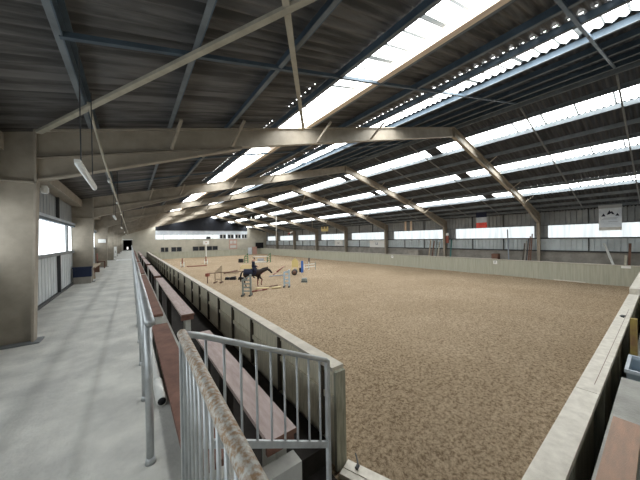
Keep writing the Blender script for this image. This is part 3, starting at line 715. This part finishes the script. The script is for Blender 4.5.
# dressage letters on the right kick wall
def letter(ch, y, z, label, mt1='white', s=.30):
    t = thing('arena_letter', label, 'letter sign', (26.28, y, z))
    MB().box(26.27, 26.285, y-s/2, y+s/2, z-s/2, z+s/2, mt1).build('plate', t)
    if ch:
        cu = bpy.data.curves.new('letter', 'FONT'); cu.body = ch; cu.size = s*.95; cu.extrude = .003; cu.align_x = 'CENTER'; cu.align_y = 'CENTER'
        tmp = bpy.data.objects.new('tmp', cu); C.objects.link(tmp); dg = bpy.context.evaluated_depsgraph_get()
        me = bpy.data.meshes.new_from_object(tmp.evaluated_get(dg)); bpy.data.objects.remove(tmp)
        me.materials.clear(); me.materials.append(M['black'])
        o = bpy.data.objects.new('letter_mark', me); C.objects.link(o); o.parent = t
        o.location = (-.016, 0, 0); o.rotation_euler = (math.pi/2, 0, -math.pi/2)
letter('F', 9.05, -.74, 'white letter plate reading F on the right kick wall')
letter('P', 20.3, -.76, 'white letter plate reading P on the right kick wall beside the third right frame')
t = tag(MB().box(26.27, 26.285, 1.3, 1.72, -.66, -.50, 'white').build('paper_note'), 'white paper strip on the right kick wall near its near end', 'note')

# ------------------------------------------------------------------ far wall things
ps = thing('poster', 'red and white squared poster on the far wall', 'poster', (19.5, 61.2, .7))
MB().box(18.64, 20.5, 61.22, 61.27, -.45, 1.85, 'salmon').build('board', ps)
q = MB()
for a, b, c, d in ((18.85, 19.45, .85, 1.55), (19.65, 20.3, .85, 1.55), (18.85, 20.3, -.2, .45)): q.box(a, b, 61.20, 61.22, c, d, 'block')
q.build('pale_panel', ps)
wsn = thing('target_post', 'white post with a square white sign before the far wall', 'sign post', (13.35, 60.3, SZ))
MB().box(13.22, 13.46, 60.32, 60.42, SZ, .9, 'offwhite').build('post', wsn); MB().box(12.7, 13.95, 60.26, 60.32, .80, 1.66, 'white').build('board', wsn); MB().box(13.2, 13.45, 60.24, 60.26, 1.1, 1.36, 'salmon').build('mark', wsn)
tag(MB().box(24.0, 25.1, 60.3, 60.45, -1.9, -.05, 'salmon').build('hurdle_board'), 'salmon jump panel propped at the far right corner', 'panel')
tag(MB().box(22.9, 23.8, 60.35, 60.5, -1.9, -.2, 'bannerblue').build('hurdle_board'), 'pale jump panel left of the salmon one at the far wall', 'panel')
tag(MB().box(25.2, 27.2, 61.05, 61.25, -.5, .95, 'black').build('dark_hatch'), 'black hatch in the far right corner wall', 'hatch')

# ------------------------------------------------------------------ jumps on the sand
RI, FW = V((.803, -.595, 0)), V((.595, .803, 0))        # picture right and away on the ground
def P(o, r, f, z): return V((o[0], o[1], SZ))+RI*r+FW*f+V((0, 0, z))
def wing(o, w, h, hl, mt1, name, label, group=None, feet='darksteel', rungs=3, top=None):
    t = thing('jump_wing', label, 'jump wing', (o[0], o[1], SZ), group)
    MB().beam(P(o, w, 0, .02), P(o, w, 0, h), .11, .09, mt1, FW).build('tall_post', t)
    MB().beam(P(o, 0, 0, .02), P(o, 0, 0, hl), .11, .09, mt1, FW).build('short_post', t)
    for i in range(rungs):
        z = .3+(hl-.35)*i/max(1, rungs-1); MB().beam(P(o, 0, 0, z), P(o, w, 0, z), .05, .09, mt1).build('rung', t)
    MB().beam(P(o, 0, 0, hl-.05), P(o, w, 0, h-.08), .05, .09, mt1).build('sloping_rail', t)
    if top: MB().prism([(0, hl-.1), (w, hl-.1), (w, h-.05)], P(o, 0, -.03, 0), RI, (0, 0, 1), FW*.06, mt1).build('triangle_panel', t)
    for r in (0, w): MB().beam(P(o, r, -.3, .05), P(o, r, .3, .05), .10, .10, feet).build('foot', t)
    return t
wing((5.75, 16.2), .50, 1.38, 1.05, 'wingA', 'w', 'grey-green jump wing in front of the horse', None, 'darksteel', 4)
for r in (.17, .33): pass
wing((9.25, 17.1), .38, 1.30, 1.15, 'wingB', 'w', 'pale blue jump wing in front of the horse head', None, 'darksteel', 4)
wing((5.7, 22.7), .52, 1.47, .93, 'wingC', 'w', 'raw timber jump wing with triangular top at the left', None, 'brownwood', 2, True)
for i, (x, y, l, h) in enumerate(((14.55, 39.9, 'left', 1.45), (17.5, 37.9, 'right', 1.45))):
    wing((x, y), .5, h, 1.0, 'greenp', 'w', 'dark green jump wing far behind the rider, %s of the pair' % l, 'green jump wings', 'greenp', 3)
def rail(p, q, r, mt1, label, group=None, bands=None):
    t = thing('jump_pole', label, 'jump pole', p, group); p, q = V(p), V(q)
    if not bands: MB().tube([p, q], r, mt1, 10).build('shaft', t, True)
    else:
        n = len(bands)
        for i, c_ in enumerate(bands): MB().tube([p+(q-p)*i/n, p+(q-p)*(i+1)/n], r, c_, 10).build('band', t, True)
o = (5.7, 22.7)
rail(P(o, -.42, -.12, .83), P(o, 2.9, -.12, 1.0),   .03, 'brownwood', 'brown jump pole resting on the raw timber wing')
db = thing('jump_block', 'dark red block hanging at the end of the brown jump pole', 'block', (5.2, 23, SZ)); oo = (5.7, 22.7)
MB().prism([(-.72, .58), (-.46, .58), (-.46, .84), (-.72, .84)], P(oo, 0, -.3, 0), RI, (0, 0, 1), FW*.3, 'redbrown').build('body', db)
MB().beam(P(oo, -.6, -.15, .0), P(oo, -.6, -.15, .56), .06, .06, 'brownwood').build('leg', db)
o = (8.1, 28.4); rail(P(o, -.1, 0, .08), P(o, 1.5, .2, .08), .07, 'wingC', 'tan pole lying on the sand behind the timber wing')
rail(P(o, .1, -.5, .08), P(o, 1.3, .4, .30), .06, 'brownwood', 'brown pole lying across the tan pole')
o = (6.75, 23.75)
for i, (r0, r1) in enumerate(((0, .42), (.45, .98), (1.2, 1.7))):
    c = MB(); 
    c.prism([(r0, 0), (r1, 0), (r1-.05, .2+.08*(i % 2)), (r0+.08, .24)], P(o, 0, 0, 0), RI, (0, 0, 1), FW*.35, 'black')
    tag(c.build('cavaletti_block'), 'black cavaletti block on the sand, %s of three left of the horse' % ('left', 'middle', 'right')[i], 'block', 'black cavaletti blocks')
o = (14.0, 40.4); tag(MB().prism([(0, 0), (.7, 0), (.7, .55), (0, .6)], P(o, -.3, 0, 0), RI, (0, 0, 1), FW*.5, 'black').build('black_box'), 'black box on the sand left of the green jump wings', 'box')
o = (15.5, 38.9); rail(P(o, .1, 0, .95), P(o, 2.5, 0, .95), .045, 'white', 'white jump pole between the green wings', None)
tag(MB().prism([(.7, .25), (1.7, .25), (1.7, .62), (.7, .62)], P(o, 0, .1, 0), RI, (0, 0, 1), FW*.1, 'bannergrey').build('filler_panel'), 'grey filler panel under the white pole between the green wings', 'panel')
tag(MB().prism([(.15, .0), (2.1, .0), (2.1, .18), (.15, .18)], P(o, 0, .1, 0), RI, (0, 0, 1), FW*.1, 'offwhite').build('filler_panel'), 'long low white board on the sand behind the rider', 'board')
tag(MB().prism([(-.2, 0), (1.7, 0), (1.4, .55), (.1, .5)], P((11.0, 31.5), 0, 0, 0), RI, (0, 0, 1), FW*.12, 'paleyellow').build('filler_panel'), 'pale yellow filler board behind the horse rump', 'panel')
# yellow and blue jump
yw = thing('jump_wing', 'yellow jump wing with solid panel right of the horse', 'jump wing', (15.2, 25.5, SZ)); o = (14.6, 25.3)
MB().prism([(.08, .4), (.82, .4), (.82, 1.1), (.45, 1.45), (.08, 1.1)], P(o, 0, 0, 0), RI, (0, 0, 1), FW*.07, 'yellow').build('panel', yw)
for r in (.1, .75): MB().beam(P(o, r, .03, 0), P(o, r, .03, .4), .09, .07, 'yellow', FW).build('leg', yw)
MB().beam(P(o, .45, -.3, .05), P(o, .45, .35, .05), .1, .1, 'darksteel').build('foot', yw)
bw = thing('jump_wing', 'bright blue jump post right of the yellow wing', 'jump wing', (14.7, 23.2, SZ)); o = (14.55, 23.3)
MB().beam(P(o, .22, 0, .05), P(o, .22, 0, 1.25), .26, .1, 'bluep', FW).build('post', bw); MB().beam(P(o, .0, 0, .05), P(o, .0, 0, .5), .2, .1, 'navyfab', FW).build('short_post', bw); MB().beam(P(o, .2, -.3, .05), P(o, .2, .3, .05), .1, .1, 'bluep').build('foot', bw)
bar = thing('barrel', 'dark round barrel lying on the sand below the yellow wing', 'barrel', (13.3, 22.3, SZ)); o = (13.2, 22.2)
MB().tube([P(o, 0, -.3, .28), P(o, 0, .4, .28)], .28, 'darksteel', 20).build('body', bar, True); MB().tube([P(o, 0, -.315, .28), P(o, 0, -.29, .28)], .2, 'brownwood', 18).build('lid', bar, True)
gb = thing('jump_block', 'grey cavaletti box on the sand below the barrel', 'block', (11.5, 17.7, SZ)); o = (11.3, 17.8)
MB().prism([(0, 0), (.52, 0), (.46, .34), (.06, .34)], P(o, -.1, 0, 0), RI, (0, 0, 1), FW*.4, 'wingA').build('body', gb); MB().prism([(.02, .06), (.5, .06), (.49, .12), (.03, .12)], P(o, -.1, -.01, 0), RI, (0, 0, 1), FW*.01, 'darksteel').build('stripe', gb)
wj = thing('jump_wing', 'white slatted jump wing behind the blue post', 'jump wing', (16.9, 24.6, SZ)); o = (16.1, 24.9)
for r in (0, .55, 1.3): MB().beam(P(o, r, 0, 0), P(o, r, 0, .95-.25*(r < .3)), .08, .07, 'offwhite' if r < 1 else 'wingA', FW).build('post', wj)
for z in (.3, .6): MB().beam(P(o, 0, 0, z), P(o, 1.3, 0, z+.12), .05, .1, 'offwhite').build('rung', wj)
rail(P((16.4, 26.0), .9, -.2, .0), P((16.4, 26.0), .95, .0, 1.3), .07, 'navyfab', 'thin dark blue upright beside the white slatted wing')
# red/white far-left jump posts
for i, (x, y) in enumerate(((5.5, 39.9), (9.05, 42.1))):
    o = (x, y); t = thing('jump_wing', ['red and white jump wing far left, nearer of the two', 'red and white jump wing below the white sign post'][i], 'jump wing', (x, y, SZ), 'red and white jump wings')
    for r in (0, .42):
        MB().beam(P(o, r, 0, .0), P(o, r, 0, .7), .09, .08, 'white', FW).build('post', t)
    MB().beam(P(o, .21, 0, .5), P(o, .21, 0, 1.2), .12, .08, 'redbrown', FW).build('upright', t); MB().beam(P(o, -.05, 0, .55), P(o, .47, 0, .55), .06, .1, 'redbrown').build('rung', t)
    MB().beam(P(o, .2, -.3, .04), P(o, .2, .3, .04), .08, .08, 'brownwood').build('foot', t)
o = (5.9, 39.6); rail(P(o, .3, 0, .07), P(o, 2.7, .9, .07), .07, 'redbrown', 'red-brown pole on the sand right of the far left red wing')
# poles before the horse
rail((6.6, 16.8, SZ+.06), (7.75, 16.95, SZ+.06), .05, 'red', 'red pole on the sand beside the grey-green wing', None, ('redbrown', 'salmon', 'redbrown'))
rail((7.15, 17.55, SZ+.08), (8.05, 17.18, SZ+.08), .08, 'paleyellow', 'pale yellow pole on the sand below the horse, nearer one')
rail((8.15, 17.0, SZ+.08), (8.85, 16.9, SZ+.08), .08, 'paleyellow', 'pale yellow pole on the sand by the pale blue wing')
rail((7.5, 17.8, SZ+.05), (9.1, 17.85, SZ+.05), .04, 'brownwood', 'thin brown pole lying on the sand behind the yellow poles')
rail(P((11.2, 23.0), .0, 0, .1), P((11.2, 23.0), 1.1, .1, .93), .075, 'red', 'faded red pole tilted up in front of the horse', None, ('salmon', 'redbrown', 'salmon'))
rail(P((8.4, 22.2), .0, 0, .55), P((8.4, 22.2), 1.3, .2, .55), .06, 'redbrown', 'red pole behind the legs of the horse', None, ('salmon', 'redbrown', 'salmon'))
rail(P((10.6, 22.6), .0, 0, .08), P((10.6, 22.6), 1.5, .3, .14), .05, 'bannergrey', 'thin grey pole on the sand ahead of the horse')
# ------------------------------------------------------------------ horse and rider
def skin(chains, radii_floor=.01, sub=2):
    """chains: list of [(point, radius), ...]; the first point of later chains snaps to an existing vertex when equal"""
    vs, es, rad, idx = [], [], [], {}
    for ch in chains:
        prev = None
        for p, r in ch:
            key = tuple(round(c, 4) for c in p)
            if key not in idx: idx[key] = len(vs); vs.append(p); rad.append(r)
            i = idx[key]
            if prev is not None and prev != i: es.append((prev, i))
            prev = i
    me = bpy.data.meshes.new('skin'); me.from_pydata(vs, es, [])
    o = bpy.data.objects.new('skin', me); C.objects.link(o)
    sk = o.modifiers.new('s', 'SKIN'); sk.use_smooth_shade = True
    for i, r in enumerate(rad):
        d = me.skin_vertices[0].data[i]
        d.radius = (r, r) if not isinstance(r, tuple) else r; d.use_root = i == 0
    ss = o.modifiers.new('u', 'SUBSURF'); ss.levels = sub; ss.render_levels = sub
    dg = bpy.context.evaluated_depsgraph_get(); out = bpy.data.meshes.new_from_object(o.evaluated_get(dg))
    bpy.data.objects.remove(o); return out
HB = V((7.50, 18.75, SZ)); yaw = math.atan2(-.595, .803); Rz = Matrix.Rotation(yaw, 4, 'Z'); HS = .97
def place(me, name, parent, mats, pick=None):
    me.name = name
    me.transform(Rz @ Matrix.Scale(HS, 4))
    me.materials.clear()
    for m_ in mats: me.materials.append(M[m_])
    me.polygons.foreach_set('use_smooth', [True]*len(me.polygons)); me.update()
    o = bpy.data.objects.new(name, me); C.objects.link(o)
    o.parent = parent
    return o
hz = thing('horse', 'dark bay horse carrying the rider across the sand', 'horse', HB)
b0, b1, b2, b3 = (-.62, 0, 1.13), (-.15, 0, 1.08), (.32, 0, 1.10), (.52, 0, 1.18)
ch = [[(b0, .27), (b1, .28), (b2, .275), (b3, .22), ((.82, 0, 1.29), .15), ((1.10, 0, 1.38), .11), ((1.22, 0, 1.34), .105), ((1.38, 0, 1.17), .075), ((1.46, 0, 1.05), .064)],
      [(b0, .27), ((-.80, 0, 1.14), .17)]]
for sx in (-1, 1):
    fwd = .16 if sx > 0 else -.06
    ch.append([(b2, .275), ((.40, .15*sx, .92), .13), ((.42+fwd*.3, .15*sx, .70), .085), ((.44+fwd*1.3, .15*sx, .46+.1*(sx > 0)), .05), ((.42+fwd*.9-.02, .15*sx, .16+.08*(sx > 0)), .035), ((.46+fwd*.9, .15*sx, .035+.06*(sx > 0)), .055)])
    bk = -.14 if sx > 0 else .10
    ch.append([(b0, .27), ((-.60, .16*sx, .90), .17), ((-.52+bk*.3, .16*sx, .72), .11), ((-.76+bk*.8, .16*sx, .47), .058), ((-.72+bk*1.3, .16*sx, .15), .038), ((-.67+bk*1.35, .16*sx, .035), .055)])
me = skin(ch)
import bmesh as _b
me2 = me
for p in me2.polygons: p.material_index = 0
hb = place(me2, 'body', hz, ['horse', 'bay'])
for p in hb.data.polygons:
    c_ = p.center/HS
    if c_.z < .62 and (Rz.inverted() @ c_).x > 0: p.material_index = 1
place(skin([[((-.80, 0, 1.24), .05), ((-.95, 0, 1.12), .06), ((-1.02, 0, .85), .07), ((-1.02, 0, .55), .06), ((-1.0, 0, .38), .02)]]), 'tail', hz, ['hair'])
place(skin([[((.55, 0, 1.35), (.03, .05)), ((.80, 0, 1.44), (.03, .06)), ((1.05, 0, 1.50), (.03, .05)), ((1.16, 0, 1.46), .03)]]), 'mane', hz, ['hair'])
for sx in (-1, 1): place(skin([[((1.12, .055*sx, 1.44), .035), ((1.12, .065*sx, 1.52), .028), ((1.14, .07*sx, 1.59), .008)]]), 'ear', hz, ['horse'])
def lathe_blanket(x0, x1, zlow, r, name, mt1):
    n, vs, fs = 14, [], []
    for x in (x0, (x0+x1)/2, x1):
        for i in range(n+1):
            a = math.radians(-20+220*i/n); vs.append((x, r*math.cos(a), 1.10+r*math.sin(a)))
    k = n+1
    for j in range(2):
        for i in range(n): fs.append((j*k+i, j*k+i+1, (j+1)*k+i+1, (j+1)*k+i))
    me = bpy.data.meshes.new(name); me.from_pydata(vs, [], fs)
    o = place(me, name, hz, [mt1]); s = o.modifiers.new('t', 'SOLIDIFY'); s.thickness = .02; s.offset = 1
lathe_blanket(-.72, .08, .8, .296, 'blanket', 'navyfab')
place(skin([[((-.22, 0, 1.42), (.15, .05)), ((0, 0, 1.385), (.16, .045)), ((.2, 0, 1.42), (.12, .05))]]), 'saddle', hz, ['leather'])
place(skin([[((1.27, .085, 1.30), .014), ((1.35, .075, 1.16), .014), ((1.35, 0, 1.09), .014), ((1.35, -.075, 1.16), .014), ((1.27, -.085, 1.30), .014)], [((1.38, .07, 1.11), .01), ((.85, .16, 1.30), .01), ((.36, .11, 1.58), .01)], [((1.38, -.07, 1.11), .01), ((.85, -.16, 1.30), .01), ((.36, -.11, 1.58), .01)]], sub=1), 'bridle', hz, ['leather'])
for sx in (-1, 1):
    fwd = .16 if sx > 0 else -.06
    place(skin([[((.44+fwd*1.05, .15*sx, .36+.09*(sx > 0)), .05), ((.42+fwd*.95-.01, .15*sx, .2+.08*(sx > 0)), .046)]]), 'leg_boot', hz, ['redbrown'])
# rider
pr = thing('person', 'rider in dark jacket and black helmet sitting on the bay horse', 'person', HB+V((0, 0, 1.3)))
off = HB-V(pr.location)
pel, wst, che, nek, hed = (-.04, 0, 1.47), (-.02, 0, 1.66), (.0, 0, 1.86), (.02, 0, 2.02), (.045, 0, 2.14)
pc = [[(pel, (.17, .15)), (wst, .15), (che, (.20, .15)), (nek, .06), (hed, .10), ((.055, 0, 2.21), .09)]]
fingers = []
for sx in (-1, 1):
    pc.append([(che, (.20, .15)), ((.0, .21*sx, 1.93), .075), ((.03, .23*sx, 1.70), .05), ((.22, .15*sx, 1.60), .038), ((.33, .11*sx, 1.60), .032), ((.37, .105*sx, 1.60), .03)])
    pc.append([(pel, (.17, .15)), ((.10, .20*sx, 1.42), .115), ((.28, .30*sx, 1.22), .075), ((.14, .33*sx, .96), .058), ((.08, .33*sx, .78), .042), ((.24, .335*sx, .76), .036)])
    for k in range(4): fingers.append([((.36, (.09+.012*k)*sx, 1.60-.018*k), .011), ((.41, (.09+.01*k)*sx, 1.595-.018*k), .010), ((.405, (.07+.01*k)*sx, 1.575-.018*k), .009)])
    fingers.append([((.35, .10*sx, 1.62), .012), ((.39, .08*sx, 1.63), .010)])
pc.append([(hed, .095), ((.15, 0, 2.125), .022)])
me = skin(pc, sub=2)
bm = bmesh.new(); bm.from_mesh(me)
for f_ in fingers:
    m2 = skin([f_], sub=1); bm.from_mesh(m2); bpy.data.meshes.remove(m2)
bm.to_mesh(me); bm.free()
for p in me.polygons:
    c_ = p.center
    p.material_index = 1 if c_.z > 2.03 else (2 if (c_.z < 1.02 and abs(c_.y) > .2) else (1 if c_.x > .33 and c_.z > 1.5 else 0))
ids = [p.material_index for p in me.polygons]
rb_ = place(me, 'body', pr, ['jersey', 'skin', 'leather']); rb_.data.polygons.foreach_set('material_index', ids); rb_.location = off
place(skin([[((.02, 0, 2.205), .108), ((.03, 0, 2.26), .085)], [((.02, 0, 2.205), .108), ((.15, 0, 2.195), (.05, .02))]]), 'helmet', pr, ['black']).location = off
place(skin([[((-.05, 0, 2.10), .06), ((-.09, 0, 1.98), .04), ((-.10, 0, 1.86), .02)]]), 'hair', pr, ['brownwood']).location = off
for sx in (-1, 1): place(skin([[((.135, .035*sx, 2.155), .010), ((.142, .035*sx, 2.155), .008)]], sub=1), 'eye', pr, ['black']).location = off

# ------------------------------------------------------------------ light, camera
w = bpy.data.worlds.new('World'); bpy.context.scene.world = w; w.use_nodes = True
bg = w.node_tree.nodes['Background']; bg.inputs[0].default_value = (.82, .9, 1, 1); bg.inputs[1].default_value = 1.0

cam = bpy.data.cameras.new('Camera'); co = bpy.data.objects.new('Camera', cam); C.objects.link(co)
cam.sensor_width = 36; cam.sensor_fit = 'HORIZONTAL'; cam.lens = 36*255/640; cam.clip_start = .03; cam.clip_end = 300
R = ((0.80322108, -0.01634483, 0.59545676), (-0.59544174, 0.00630097, 0.80337378), (-0.01688296, -0.99984656, -0.00467132))
m4 = Matrix(((R[0][0], -R[0][1], -R[0][2], 0), (R[1][0], -R[1][1], -R[1][2], 0), (R[2][0], -R[2][1], -R[2][2], 1.64), (0, 0, 0, 1)))
co.matrix_world = m4
S = bpy.context.scene; S.camera = co
S.view_settings.view_transform = 'Standard'; S.view_settings.look = 'None'; S.view_settings.gamma = 1; S.view_settings.use_curve_mapping = False
S.view_settings.exposure = 0.68
